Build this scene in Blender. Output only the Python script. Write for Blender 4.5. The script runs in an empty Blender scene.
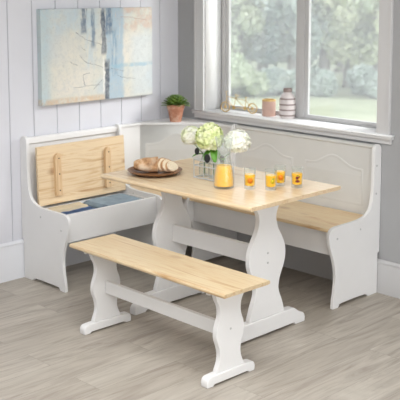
import bpy, bmesh, math, random
from mathutils import Vector, Matrix, noise
random.seed(7)
sc = bpy.context.scene
COL = sc.collection
PI = math.pi

# ---------------------------------------------------------------- materials
class NT:
    def __init__(s, name):
        s.m = bpy.data.materials.new(name); s.m.use_nodes = True
        s.t = s.m.node_tree; s.t.nodes.clear()
        s.out = s.n('ShaderNodeOutputMaterial')
        s.b = s.n('ShaderNodeBsdfPrincipled'); s.t.links.new(s.b.outputs[0], s.out.inputs[0])
        s.co = s.n('ShaderNodeTexCoord')
        s.P = s.co.outputs['Object']
    def n(s, k, **kw):
        x = s.t.nodes.new(k)
        for a, v in kw.items(): setattr(x, a, v)
        return x
    def link(s, v, sock):
        if isinstance(v, bpy.types.NodeSocket): s.t.links.new(v, sock)
        elif isinstance(v, (tuple, list)) and len(v) == 3 and sock.type == 'RGBA': sock.default_value = (*v, 1)
        else: sock.default_value = v
    def math(s, op, a, b=0., c=None):
        x = s.n('ShaderNodeMath', operation=op); s.link(a, x.inputs[0]); s.link(b, x.inputs[1])
        if c is not None: s.link(c, x.inputs[2])
        return x.outputs[0]
    def mapping(s, scale=(1, 1, 1), loc=(0, 0, 0), rot=(0, 0, 0), src=None):
        x = s.n('ShaderNodeMapping'); s.link(src or s.P, x.inputs[0])
        x.inputs['Scale'].default_value = scale; x.inputs['Location'].default_value = loc; x.inputs['Rotation'].default_value = rot
        return x.outputs[0]
    def noise(s, vec, scale=5., detail=3., rough=.5, out='Fac', dist=0.):
        x = s.n('ShaderNodeTexNoise'); s.link(vec, x.inputs['Vector']); x.inputs['Scale'].default_value = scale
        x.inputs['Detail'].default_value = detail; x.inputs['Roughness'].default_value = rough; x.inputs['Distortion'].default_value = dist
        return x.outputs[out]
    def ramp(s, f, stops):
        x = s.n('ShaderNodeValToRGB'); s.link(f, x.inputs[0]); e = x.color_ramp.elements
        while len(e) < len(stops): e.new(.5)
        for q, (p, c) in zip(e, stops): q.position = p; q.color = (*c, 1) if len(c) == 3 else c
        return x.outputs[0]
    def mix(s, f, a, b, mode='MIX'):
        x = s.n('ShaderNodeMix', data_type='RGBA', blend_type=mode); s.link(f, x.inputs[0]); s.link(a, x.inputs[6]); s.link(b, x.inputs[7])
        return x.outputs[2]
    def sep(s, v=None):
        x = s.n('ShaderNodeSeparateXYZ'); s.link(v or s.P, x.inputs[0]); return x.outputs
    def step(s, v, a, b):       # smooth 0..1 from a to b
        x = s.n('ShaderNodeMapRange', interpolation_type='SMOOTHSTEP'); s.link(v, x.inputs[0])
        x.inputs[1].default_value = a; x.inputs[2].default_value = b
        return x.outputs[0]
    def bump(s, h, strength=.2, dist=.002):
        x = s.n('ShaderNodeBump'); x.inputs['Strength'].default_value = strength; x.inputs['Distance'].default_value = dist
        s.link(h, x.inputs['Height']); s.t.links.new(x.outputs[0], s.b.inputs['Normal'])
    def set(s, col=None, rough=.5, metal=0., **kw):
        if col is not None: s.link(col, s.b.inputs['Base Color'])
        s.link(rough, s.b.inputs['Roughness']); s.b.inputs['Metallic'].default_value = metal
        for k, v in kw.items(): s.link(v, s.b.inputs[k.replace('_', ' ')])
        return s.m

def lin(r, g, b):
    f = lambda c: c/12.92 if c <= .04045 else ((c+.055)/1.055)**2.4
    return (f(r/255), f(g/255), f(b/255))

def paint(name, rgb, rough=.45, var=.03):
    t = NT(name); c = lin(*rgb)
    n = t.noise(t.P, 6, 3)
    return t.set(t.ramp(n, [(.3, tuple(k*(1-var) for k in c)), (.7, tuple(min(1, k*(1+var)) for k in c))]), rough)

def pine(name, along=0, across=1, w=.09, light=(236, 205, 158), mid=(224, 184, 132), dark=(196, 148, 96), rough=.38, knots=.5, seed=0.):
    """pine boards: grain runs along one local axis, glued strips side by side across another"""
    t = NT(name); X = t.sep()
    strip = t.math('FLOOR', t.math('DIVIDE', t.math('ADD', X[across], 10+seed), w))
    wn = t.n('ShaderNodeTexWhiteNoise', noise_dimensions='1D'); t.link(strip, wn.inputs['W'])
    jit = wn.outputs['Value']
    off = t.n('ShaderNodeCombineXYZ')
    for i in range(3): t.link(t.math('MULTIPLY', jit, 7.+i*3), off.inputs[i])
    add = t.n('ShaderNodeVectorMath', operation='ADD'); t.link(t.P, add.inputs[0]); t.link(off.outputs[0], add.inputs[1])
    s3 = [14.]*3; s3[along] = 1.1
    g = t.noise(t.mapping(tuple(s3), src=add.outputs[0]), 1.6, 4, .55, dist=1.2)
    s4 = [120.]*3; s4[along] = 3.
    f = t.noise(t.mapping(tuple(s4), src=add.outputs[0]), 1., 2, .5)
    L, M, D = lin(*light), lin(*mid), lin(*dark)
    c = t.ramp(g, [(.28, D), (.40, M), (.46, L), (.54, L), (.60, M), (.64, L), (.74, M), (.85, D)])
    c = t.mix(t.math('MULTIPLY', t.step(f, .5, .75), .32), c, D)
    c = t.mix(t.math('MULTIPLY', jit, .35), c, M)
    # knots
    s5 = [5.]*3; s5[along] = 2.6
    v = t.n('ShaderNodeTexVoronoi'); t.link(t.mapping(tuple(s5), src=add.outputs[0]), v.inputs['Vector']); v.inputs['Scale'].default_value = 1.
    k = t.math('SUBTRACT', 1., t.step(v.outputs['Distance'], .04, .16))
    c = t.mix(t.math('MULTIPLY', k, knots), c, lin(160, 105, 60))
    # glue lines
    fr = t.math('FRACT', t.math('DIVIDE', t.math('ADD', X[across], 10+seed), w))
    gl = t.math('LESS_THAN', fr, .02)
    c = t.mix(t.math('MULTIPLY', gl, .22), c, D)
    t.bump(f, .05, .001)
    return t.set(c, rough)

M = {}
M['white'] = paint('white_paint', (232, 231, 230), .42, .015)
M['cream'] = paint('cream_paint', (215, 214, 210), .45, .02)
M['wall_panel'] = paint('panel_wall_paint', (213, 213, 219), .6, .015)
M['wall_plain'] = paint('backlit_wall_paint', (166, 166, 167), .7, .02)  # greyed to carry the backlit shade of the window wall
M['ceil'] = paint('ceiling_paint', (200, 200, 198), .8, .01)
M['trim'] = paint('window_trim_paint', (198, 197, 197), .4, .01)
M['base_l'] = paint('baseboard_paint', (222, 223, 227), .45, .01)
M['casing'] = paint('casing_paint', (206, 205, 205), .45, .01)
M['reveal'] = paint('daylit_reveal_paint', (250, 250, 250), .5, .01)  # near white, holds the outside light on linings and sill top
M['pine_x'] = pine('pine_tabletop', 0, 1, .085, (236, 214, 180), (226, 198, 158), (196, 158, 116), .32, .35)
M['pine_bench'] = pine('pine_bench_top', 0, 1, .098, (226, 206, 170), (218, 190, 150), (190, 150, 104), .36, .3, .03)
M['pine_y'] = pine('pine_lid', 1, 2, .125, (230, 208, 174), (218, 188, 148), (184, 138, 94), .5, .75)
M['pine_seat'] = pine('pine_seat', 0, 1, .12, (236, 212, 172), (228, 196, 152), (200, 156, 110), .4, .4)
M['pine_cleat'] = pine('pine_cleat', 2, 1, .2, (224, 194, 154), (212, 176, 134), (182, 140, 98), .5, 0)

def floor_mat():
    t = NT('grey_oak_planks')
    # planks run along world y, 0.18 wide, 1.22 long
    br = t.n('ShaderNodeTexBrick'); br.offset = .37; br.offset_frequency = 2
    sw = t.n('ShaderNodeCombineXYZ'); X = t.sep()
    t.link(X[1], sw.inputs[0]); t.link(X[0], sw.inputs[1])
    t.link(t.mapping((1, 1, 1), (.3, .07, 0), src=sw.outputs[0]), br.inputs['Vector'])
    br.inputs['Scale'].default_value = 1.; br.inputs['Brick Width'].default_value = 1.22; br.inputs['Row Height'].default_value = .185
    br.inputs['Mortar Size'].default_value = .0012; br.inputs['Mortar Smooth'].default_value = .4
    br.inputs['Color1'].default_value = (0, 0, 0, 1); br.inputs['Color2'].default_value = (1, 1, 1, 1); br.inputs['Mortar'].default_value = (.5, .5, .5, 1)
    id_ = t.sep(br.outputs['Color'])[0]
    off = t.n('ShaderNodeCombineXYZ'); t.link(t.math('MULTIPLY', id_, 9.), off.inputs[0]); t.link(t.math('MULTIPLY', id_, 23.), off.inputs[1])
    add = t.n('ShaderNodeVectorMath', operation='ADD'); t.link(t.P, add.inputs[0]); t.link(off.outputs[0], add.inputs[1])
    P = add.outputs[0]
    g = t.noise(t.mapping((9, 1.3, 1), src=P), 1.3, 5, .62, dist=1.6)
    f = t.noise(t.mapping((60, 2.4, 1), src=P), 1.5, 3, .6, dist=.6)
    b = t.noise(t.mapping((3, .9, 1), src=P), 1.2, 2, .5)
    c = t.ramp(g, [(.28, lin(136, 125, 115)), (.42, lin(169, 160, 149)), (.56, lin(185, 177, 165)), (.72, lin(197, 190, 179))])
    c = t.mix(t.math('MULTIPLY', t.step(f, .5, .7), .42), c, lin(119, 107, 95))
    c = t.mix(t.math('MULTIPLY', t.step(b, .35, .65), .35), c, lin(188, 181, 169))
    c = t.mix(t.math('MULTIPLY', id_, .36), c, lin(143, 132, 120))
    c = t.mix(t.math('MULTIPLY', br.outputs['Fac'], .45), c, lin(95, 85, 75))
    t.bump(t.math('ADD', f, t.math('MULTIPLY', br.outputs['Fac'], -1.5)), .12, .002)
    return t.set(c, t.math('ADD', t.math('MULTIPLY', f, .12), .40), Specular_IOR_Level=.42)
M['floor'] = floor_mat()

def simple(name, rgb, rough=.5, metal=0., var=.06, scale=30, **kw):
    t = NT(name); c = lin(*rgb)
    n = t.noise(t.P, scale, 3)
    return t.set(t.ramp(n, [(.3, tuple(k*(1-var) for k in c)), (.7, tuple(min(1, k*(1+var)) for k in c))]), rough, metal, **kw)
M['screw'] = simple('dark_screw_metal', (70, 66, 62), .4, .7)
M['cover'] = simple('plug_paint', (196, 196, 194), .5)
M['gold'] = simple('brushed_gold', (224, 194, 130), .32, .85)
M['silver'] = simple('silver_wire', (216, 217, 218), .3, .5)
M['tag'] = simple('black_tag', (28, 29, 32), .6)
M['pink'] = simple('blush_ceramic', (204, 170, 156), .45)
M['terracotta'] = None
def terracotta():
    t = NT('weathered_terracotta')
    n = t.noise(t.P, 22, 4, .6)
    c = t.ramp(n, [(.32, lin(168, 110, 84)), (.5, lin(188, 132, 106)), (.68, lin(212, 176, 156))])
    t.bump(n, .2, .002); return t.set(c, .85)
M['terracotta'] = terracotta()
M['soil'] = simple('soil', (52, 40, 30), .95)
def leafm(name, a, b, rough=.45):
    t = NT(name); n = t.noise(t.P, 24, 3)
    return t.set(t.ramp(n, [(.3, lin(*a)), (.7, lin(*b))]), rough)
M['leaf'] = leafm('succulent_leaf', (44, 74, 22), (128, 156, 66))
M['leaf_dark'] = leafm('hydrangea_leaf', (60, 128, 30), (120, 178, 62))
M['stem'] = leafm('green_stem', (96, 130, 66), (130, 158, 90))
def petals(name, a, b, c):
    t = NT(name); n = t.noise(t.P, 20, 2)
    return t.set(t.ramp(n, [(.3, lin(*a)), (.5, lin(*b)), (.7, lin(*c))]), .6, Subsurface_Weight=0.)
M['petal_green'] = petals('lime_petals', (206, 222, 138), (230, 238, 178), (248, 249, 222))
M['petal_white'] = petals('white_petals', (238, 240, 216), (248, 248, 236), (254, 253, 248))
M['petal_mix'] = petals('ivory_petals', (226, 234, 186), (244, 245, 220), (252, 251, 240))
def glass(name, col=(1, 1, 1), body=.015):
    t = NT(name); tr = t.n('ShaderNodeBsdfTransparent'); tr.inputs[0].default_value = (*col, 1)
    gl = t.n('ShaderNodeBsdfGlossy'); gl.inputs['Roughness'].default_value = .03
    lw = t.n('ShaderNodeLayerWeight'); lw.inputs['Blend'].default_value = .35
    df = t.n('ShaderNodeBsdfDiffuse'); df.inputs[0].default_value = (.9, .92, .91, 1)
    m1 = t.n('ShaderNodeMixShader'); t.link(t.math('ADD', t.math('MULTIPLY', t.math('POWER', lw.outputs['Facing'], 2.), .45), body), m1.inputs[0])  # white diffuse mixed in towards the edges stands in for bright rims
    t.t.links.new(tr.outputs[0], m1.inputs[1]); t.t.links.new(df.outputs[0], m1.inputs[2])
    mx = t.n('ShaderNodeMixShader'); t.link(t.math('ADD', t.math('MULTIPLY', t.math('POWER', lw.outputs['Facing'], 2.5), .22), .02), mx.inputs[0])
    t.t.links.new(m1.outputs[0], mx.inputs[1]); t.t.links.new(gl.outputs[0], mx.inputs[2])
    t.t.links.new(mx.outputs[0], t.out.inputs[0]); return t.m
M['carafe_glass'] = glass('carafe_glass', (.97, .985, .98), .055)
M['glass'] = glass('clear_glass', (.97, .985, .98))
def juice():
    t = NT('orange_juice'); n = t.noise(t.P, 60, 3)
    return t.set(t.ramp(n, [(.3, lin(255, 186, 0)), (.7, lin(255, 200, 10))]), .25, Subsurface_Weight=0.)
M['juice'] = juice()
M['print_orange'] = simple('orange_print', (238, 134, 16), .4)
M['print_lemon'] = simple('lemon_print', (214, 190, 20), .4)
M['print_green'] = simple('green_print', (96, 140, 30), .4)
M['print_red'] = simple('dark_red_print', (120, 22, 24), .4)
M['plate'] = simple('dark_wood_plate', (132, 92, 60), .35, .15, .2, 14)
def bread(name, flour):
    t = NT(name); n = t.noise(t.P, 26, 5, .65); m = t.noise(t.P, 9, 2)
    c = t.ramp(n, [(.32, lin(134, 94, 62)), (.5, lin(192, 148, 106)), (.66, lin(226, 198, 164))])
    c = t.mix(t.math('MULTIPLY', t.step(m, .50, .66), flour), c, lin(228, 212, 188))
    t.bump(n, .5, .004); return t.set(c, .85)
M['crust'] = bread('floured_crust', .65)
def crumb():
    t = NT('bread_crumb'); v = t.n('ShaderNodeTexVoronoi'); t.link(t.P, v.inputs['Vector']); v.inputs['Scale'].default_value = 130
    c = t.ramp(v.outputs['Distance'], [(.1, lin(208, 186, 154)), (.5, lin(238, 224, 198))])
    t.bump(v.outputs['Distance'], .4, .002); return t.set(c, .9)
M['crumb'] = crumb()
def cloth(name, rgb, stripe=None, axis=1, w=.03):
    t = NT(name); c = lin(*rgb)
    n = t.noise(t.P, 220, 2); m = t.noise(t.P, 12, 2)
    k = t.ramp(m, [(.3, tuple(q*.88 for q in c)), (.7, tuple(min(1, q*1.1) for q in c))])
    if stripe:
        fr = t.math('FRACT', t.math('DIVIDE', t.math('ADD', t.sep()[axis], 9.), w))
        k = t.mix(t.math('LESS_THAN', fr, .3), k, lin(*stripe))
    t.bump(n, .5, .002); return t.set(k, .95)
M['cloth_blue'] = cloth('navy_cloth', (52, 78, 118), (92, 116, 152), 0, .06)
M['cloth_grey'] = cloth('blue_grey_cloth', (140, 158, 172))
M['cloth_cream'] = cloth('cream_cloth', (216, 200, 172))
def vase_mat():
    t = NT('striped_vase_glaze'); z = t.sep()[2]; nz = t.noise(t.P, 40, 2)
    zz = t.math('ADD', z, t.math('MULTIPLY', nz, .002))
    c = lin(214, 205, 203)
    m = None
    for a, h in ((.022, .005), (.056, .005), (.090, .005), (.126, .0055)):
        q = t.math('LESS_THAN', t.math('ABSOLUTE', t.math('SUBTRACT', zz, a)), h)
        m = q if m is None else t.math('MAXIMUM', m, q)
    m = t.math('MAXIMUM', m, t.math('GREATER_THAN', z, .166))
    return t.set(t.mix(m, c, lin(146, 130, 126)), .35)
M['vase'] = vase_mat()

def painting_mat(W, H):
    """abstract canvas: cream ground, blue vertical strokes, brown scumble at the upper right; local y = along, z = up"""
    t = NT('abstract_painting'); X = t.sep()
    n1 = t.noise(t.P, 14, 5, .6); n2 = t.noise(t.mapping((1, 30, 4)), 2., 4, .6); n3 = t.noise(t.P, 4.5, 3)
    wob = t.math('MULTIPLY', t.math('SUBTRACT', n1, .5), .05)
    s = t.math('ADD', t.math('DIVIDE', X[1], W), wob); v = t.math('ADD', t.math('DIVIDE', X[2], H), wob)
    def box(a, b, c, d, e=.012, f=.03):
        q = t.math('MULTIPLY', t.step(s, a-e, a+e), t.math('SUBTRACT', 1., t.step(s, b-e, b+e)))
        r = t.math('MULTIPLY', t.step(v, c-f, c+f), t.math('SUBTRACT', 1., t.step(v, d-f, d+f)))
        return t.math('MULTIPLY', q, r)
    c = t.ramp(n3, [(.35, lin(200, 206, 206)), (.5, lin(214, 212, 200)), (.65, lin(222, 216, 204))])
    def lay(c, m, rgb, k=1., tex=None, lo=.35, hi=.6):
        k *= .88
        if tex is not None: m = t.math('MULTIPLY', m, t.step(tex, lo, hi))
        return t.mix(t.math('MULTIPLY', m, k), c, lin(*rgb))
    c = lay(c, box(-.1, .5, .72, 1.1, .05, .12), (190, 206, 214), .85, n1, .3, .6)
    c = lay(c, box(-.1, .07, -.1, 1.1, .04), (176, 198, 206), .7)
    c = lay(c, box(.12, .34, .2, .7, .08, .12), (220, 215, 202), .8)
    c = lay(c, box(.66, .92, .42, .72, .05, .06), (222, 217, 206), .9)
    c = lay(c, box(.64, 1.1, .76, 1.1, .03, .06), (206, 178, 160), .95, n1, .38, .62)
    c = lay(c, box(.80, 1.1, .0, .70, .05, .06), (204, 213, 217), .7)
    c = lay(c, box(.38, .46, .35, 1.1, .02, .1), (190, 206, 214), .7, n2)
    c = lay(c, box(.56, .72, -.1, 1.1, .012), (162, 186, 202), .95, n2, .2, .45)
    c = lay(c, box(.60, .66, .25, .78, .01), (120, 148, 172), .7, n2, .4, .6)
    c = lay(c, box(.34, .39, .74, 1.1, .008), (74, 94, 120), .9, n2, .35, .5)
    c = lay(c, box(.43, .46, .58, 1.1, .006), (92, 116, 142), .85, n2, .3, .5)
    c = lay(c, box(.53, .62, .72, 1.1, .008), (78, 104, 134), .9, n2, .3, .5)
    c = lay(c, box(.52, .56, .50, .98, .005), (60, 76, 98), .9, n2, .25, .5)
    c = lay(c, box(.545, .585, -.1, .43, .004), (44, 54, 72), .95, n2, .15, .4)
    c = lay(c, box(.528, .541, .08, .46, .003), (236, 234, 228), .9)
    c = lay(c, box(.60, 1.1, .34, .38, .01, .01), (150, 184, 200), .8, n1, .3, .5)
    c = lay(c, box(-.1, .54, -.1, .06, .02, .02), (206, 176, 140), .9, n1, .35, .55)
    def seg(c, x0, y0, x1, y1, w=.0024, rgb=(96, 98, 104), k=.7):
        dx, dy = x1-x0, y1-y0; L = math.hypot(dx, dy)
        sa, va = t.math('SUBTRACT', s, x0), t.math('SUBTRACT', v, y0)
        al = t.math('DIVIDE', t.math('ADD', t.math('MULTIPLY', sa, dx), t.math('MULTIPLY', va, dy)), L)
        pe = t.math('ABSOLUTE', t.math('DIVIDE', t.math('SUBTRACT', t.math('MULTIPLY', sa, dy), t.math('MULTIPLY', va, dx)), L))
        m = t.math('MULTIPLY', t.math('LESS_THAN', pe, w), t.math('MULTIPLY', t.math('GREATER_THAN', al, 0.), t.math('LESS_THAN', al, L)))
        return t.mix(t.math('MULTIPLY', m, k), c, lin(*rgb))
    for a in ((.29, .75, .38, .67), (.38, .67, .52, .60), (.32, .5, .37, .44), (.37, .44, .48, .38), (.48, .38, .53, .35), (.34, .58, .38, .55),
              (.24, .44, .3, .39), (.27, .16, .5, .17), (.36, .3, .365, .17), (.36, .3, .41, .305), (.66, .25, .84, .2), (.6, .34, .72, .3), (.44, .12, .52, .22),
              (.7, .9, .95, .86, .003, (176, 140, 122))):
        c = seg(c, *a)
    c = t.mix(t.math('MULTIPLY', t.step(t.noise(t.P, 26, 6, .75), .42, .66), .48), c, lin(190, 193, 192))
    c = t.mix(t.math('MULTIPLY', t.step(t.noise(t.mapping((1, 60, 60)), 1.2, 5, .7), .56, .68), .35), c, lin(150, 140, 130))
    t.bump(t.noise(t.P, 160, 2), .3, .002)
    return t.set(c, .7)

# ---------------------------------------------------------------- mesh helpers
def finish(name, bm, m, parent=None, off=(0, 0, 0), bevel=0., smooth=True, seg=2):
    if any(off): bmesh.ops.translate(bm, vec=-Vector(off), verts=bm.verts)
    bmesh.ops.recalc_face_normals(bm, faces=bm.faces)
    if smooth:
        for e in bm.edges:
            if len(e.link_faces) == 2 and e.calc_face_angle(0) > .7: e.smooth = False
    me = bpy.data.meshes.new(name); bm.to_mesh(me); bm.free()
    for p in me.polygons: p.use_smooth = smooth
    o = bpy.data.objects.new(name, me); COL.objects.link(o)
    for k in (m if isinstance(m, (list, tuple)) else [m]): me.materials.append(k)
    if parent: o.parent = parent
    if bevel:
        b = o.modifiers.new('bevel', 'BEVEL'); b.width = bevel; b.segments = seg; b.limit_method = 'ANGLE'; b.angle_limit = math.radians(40); b.harden_normals = True
    return o
def box(bm, x0, x1, y0, y1, z0, z1, rot=None, c=None):
    r = bmesh.ops.create_cube(bm, size=1.)['verts']
    for v in r:
        v.co = Vector(((x0+x1)/2+v.co.x*(x1-x0), (y0+y1)/2+v.co.y*(y1-y0), (z0+z1)/2+v.co.z*(z1-z0)))
    if rot: bmesh.ops.rotate(bm, cent=c or Vector(((x0+x1)/2, (y0+y1)/2, (z0+z1)/2)), matrix=rot, verts=r)
    return r
def boxo(name, dims, m, parent=None, off=(0, 0, 0), bevel=.0015):
    bm = bmesh.new(); box(bm, *dims); return finish(name, bm, m, parent, off, bevel)
def prism(bm, pts, a, b, place):
    """closed outline pts (p,q) swept from a to b; place(p,q,t)->xyz"""
    A = [bm.verts.new(place(p, q, a)) for p, q in pts]; B = [bm.verts.new(place(p, q, b)) for p, q in pts]
    n = len(pts)
    for i in range(n): bm.faces.new((A[i], A[(i+1) % n], B[(i+1) % n], B[i]))
    bm.faces.new(A[::-1]); bm.faces.new(B)
def cat(pts, k=4, closed=False):
    out = []; n = len(pts)
    for i in range(n if closed else n-1):
        g = lambda j: pts[j % n] if closed else pts[max(0, min(n-1, j))]
        p0, p1, p2, p3 = g(i-1), g(i), g(i+1), g(i+2)
        for s in range(k):
            t = s/k
            out.append(tuple(.5*((2*b)+(-a+c)*t+(2*a-5*b+4*c-d)*t*t+(-a+3*b-3*c+d)*t**3) for a, b, c, d in zip(p0, p1, p2, p3)))
    if not closed: out.append(tuple(pts[-1]))
    return out
def lathe(bm, prof, n=32, c=(0, 0, 0), cap=True):
    rings = []
    for r, z in prof:
        if r < 1e-6: rings.append([bm.verts.new((c[0], c[1], c[2]+z))])
        else: rings.append([bm.verts.new((c[0]+r*math.cos(2*PI*i/n), c[1]+r*math.sin(2*PI*i/n), c[2]+z)) for i in range(n)])
    for a, b in zip(rings, rings[1:]):
        for i in range(n):
            j = (i+1) % n
            if len(a) == 1 and len(b) == 1: continue
            if len(a) == 1: bm.faces.new((a[0], b[j], b[i]))
            elif len(b) == 1: bm.faces.new((a[i], a[j], b[0]))
            else: bm.faces.new((a[i], a[j], b[j], b[i]))
    if cap:
        for r in (rings[0], rings[-1]):
            if len(r) > 1: bm.faces.new(r)
def tube(bm, pts, r, n=8, closed=False):
    pts = [Vector(p) for p in pts]; rings = []; N = len(pts)
    up = None
    for i, p in enumerate(pts):
        if closed: d = pts[(i+1) % N]-pts[i-1]
        else: d = pts[min(i+1, N-1)]-pts[max(i-1, 0)]
        d.normalize()
        if up is None: up = d.orthogonal().normalized()
        up = (up-d*up.dot(d)).normalized(); s = d.cross(up)
        rr = r[i] if isinstance(r, (list, tuple)) else r
        rings.append([bm.verts.new(p+up*rr*math.cos(2*PI*k/n)+s*rr*math.sin(2*PI*k/n)) for k in range(n)])
    for i in range(N if closed else N-1):
        a, b = rings[i], rings[(i+1) % N]
        for k in range(n): bm.faces.new((a[k], a[(k+1) % n], b[(k+1) % n], b[k]))
    if not closed: bm.faces.new(rings[0][::-1]); bm.faces.new(rings[-1])
def disc(bm, c, r, axis, depth, n=12):
    """short cylinder centred at c along axis vector"""
    ax = Vector(axis).normalized(); tube(bm, [Vector(c)-ax*depth/2, Vector(c)+ax*depth/2], r, n)
def thing(name, label, catg, loc=(0, 0, 0), rz=0., group=None):
    o = bpy.data.objects.new(name, None); COL.objects.link(o); o.location = loc; o.rotation_euler = (0, 0, rz); o.empty_display_size = .1
    return tag(o, label, catg, group)
def tag(o, label, catg, group=None):
    o['label'] = label; o['category'] = catg
    if group: o['group'] = group
    return o
def struct(o): o['kind'] = 'structure'; return o
def move_origin(o, loc):
    """put a top-level mesh's origin at loc without moving it"""
    o.data.transform(Matrix.Translation(-Vector(loc))); o.location = loc

# ---------------------------------------------------------------- room
ZT = 2.45
bm = bmesh.new(); box(bm, -.12, 7, -7, 0.12, -.06, 0); struct(finish('floor', bm, M['floor'], smooth=False))
bm = bmesh.new()                                   # tongue-and-groove boards, 0.17 wide, V-grooves between
y = .004; ys = []
while y > -6.9: ys.append(y); y -= .1706
outline = [(-.12, .12)]
g0 = -.004
yy = g0 - .162 + .0  # first groove
pts = [(0., 0.)]
yy = -.166
while yy > -6.9:
    pts += [(0., yy+.0035), (-.009, yy+.0015), (-.009, yy-.0015), (0., yy-.0035)]
    yy -= .1706
pts += [(0., -7.), (-.12, -7.), (-.12, 0.)]
prism(bm, pts, 0, ZT, lambda p, q, t: (p, q, t))
struct(finish('wall_left', bm, M['wall_panel'], smooth=False))
# window wall with its opening
WX0, WX1, WZ0, WZ1 = .262, 1.650, .90, 2.15
bm = bmesh.new()
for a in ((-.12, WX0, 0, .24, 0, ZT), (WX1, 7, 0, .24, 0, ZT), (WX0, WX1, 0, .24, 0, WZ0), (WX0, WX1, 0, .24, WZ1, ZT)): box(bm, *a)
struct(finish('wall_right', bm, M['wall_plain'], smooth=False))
bm = bmesh.new(); box(bm, -.12, 7.12, -7.12, .24, ZT, ZT+.1); struct(finish('ceiling', bm, M['ceil'], smooth=False))  # unseen ceiling, added to keep open sky light out of the room
bm = bmesh.new(); box(bm, -.12, 7.12, -7.12, -7, 0, ZT); struct(finish('wall_front', bm, M['ceil'], smooth=False))  # unseen wall behind the camera, added to enclose the indoor light
bm = bmesh.new()                                   # unseen far side wall added to enclose the light, opening left for side light
for a in ((7, 7.12, -7, -5.2, 0, ZT), (7, 7.12, -.4, .24, 0, ZT), (7, 7.12, -5.2, -.4, 2.3, ZT), (7, 7.12, -5.2, -.4, 0, .15)): box(bm, *a)
struct(finish('wall_back', bm, M['ceil'], smooth=False))
def baseboard(name, ax, m, H):
    bm = bmesh.new()
    pr = [(0, 0), (.015, 0), (.015, H-.03), (.013, H-.022), (.017, H-.018), (.017, H-.010), (.010, H-.004), (.006, H), (0, H)]
    if ax == 'x': prism(bm, pr, -7, 0, lambda p, q, t: (p, t, q))
    else: prism(bm, pr, .0175, 7, lambda p, q, t: (t, -p, q))
    struct(finish(name, bm, m))
baseboard('baseboard_left', 'x', M['base_l'], .232)
baseboard('baseboard_right', 'y', M['trim'], .195)
# sill: top in the daylight-bright paint, front edge in casing paint
bm = bmesh.new()
box(bm, WX0, WX1, 0, .16, .9, .9215); box(bm, .165, 1.760, -.034, 0.0, .9135, .9215)
struct(finish('trim_1', bm, M['reveal']))
bm = bmesh.new(); box(bm, .167, 1.758, -.031, 0.0, .896, .9135); box(bm, .175, 1.745, -.016, 0, .868, .896)
struct(finish('trim_4', bm, M['casing'], bevel=.002))
# casing
bm = bmesh.new()
for a, b in ((WX0-.085, WX0), (WX1, WX1+.085)):
    box(bm, a, b, -.018, 0, .9205, WZ1); 
    q = (a+.0, a+.014) if a < 1 else (b-.014, b); box(bm, q[0], q[1], -.022, -.018, .9205, WZ1)
box(bm, WX0-.085, WX1+.085, -.018, 0, WZ1, WZ1+.085)
struct(finish('trim_2', bm, M['casing'], bevel=.002))
# linings of the opening
bm = bmesh.new(); box(bm, WX0, WX0+.006, .0, .15, .9205, WZ1); box(bm, WX1-.006, WX1, .0, .15, .9205, WZ1); box(bm, WX0, WX1, 0, .15, WZ1-.006, WZ1)
struct(finish('trim_3', bm, M['reveal']))
# window: outer frame, mullion, two sashes, glass
w = bpy.data.objects.new('window_1', None); COL.objects.link(w); w.location = (0, .15, .92); struct(w)
W0 = (0, .15, .92)
bm = bmesh.new()
box(bm, WX0+.006, .302, .15, .192, .921, WZ1-.006); box(bm, 1.570, WX1-.006, .15, .192, .921, WZ1-.006)
box(bm, .302, 1.570, .15, .192, .9215, .930); box(bm, .302, 1.570, .15, .192, 2.10, WZ1-.006)
box(bm, .944, .984, .15, .192, .930, 2.10)
finish('window_frame', bm, M['trim'], w, W0, .003)
for a, b in ((.302, .944), (.984, 1.570)):
    bm = bmesh.new(); t_ = .030
    box(bm, a, a+t_, .156, .178, .930, 2.10); box(bm, b-t_, b, .156, .178, .930, 2.10)
    box(bm, a+t_, b-t_, .156, .178, .930, .951); box(bm, a+t_, b-t_, .156, .178, 2.10-t_, 2.10)
    sash = finish('sash', bm, M['trim'], w, W0, .003)
    bm = bmesh.new(); box(bm, a+t_-.004, b-t_+.004, .166, .170, .947, 2.074)
    gm = M.get('pane')
    if gm is None:
        t = NT('window_glass'); tr = t.n('ShaderNodeBsdfTransparent'); tr.inputs[0].default_value = (.96, .97, .97, 1)
        gl = t.n('ShaderNodeBsdfGlossy'); gl.inputs['Roughness'].default_value = .02
        mx = t.n('ShaderNodeMixShader'); mx.inputs[0].default_value = .05
        t.t.links.new(tr.outputs[0], mx.inputs[1]); t.t.links.new(gl.outputs[0], mx.inputs[2]); t.t.links.new(mx.outputs[0], t.out.inputs[0])
        gm = M['pane'] = t.m
    finish('pane', bm, gm, w, W0, smooth=False)

# ---------------------------------------------------------------- painting
PW, PH = .885, .577
p = thing('wall_painting', 'abstract canvas painting in cream and blue hanging on the panelled wall', 'painting', (.0015, -1.158, 1.033))
bm = bmesh.new(); box(bm, 0, .04, 0, PW, 0, PH); finish('canvas', bm, painting_mat(PW, PH), p, bevel=.002)

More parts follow.
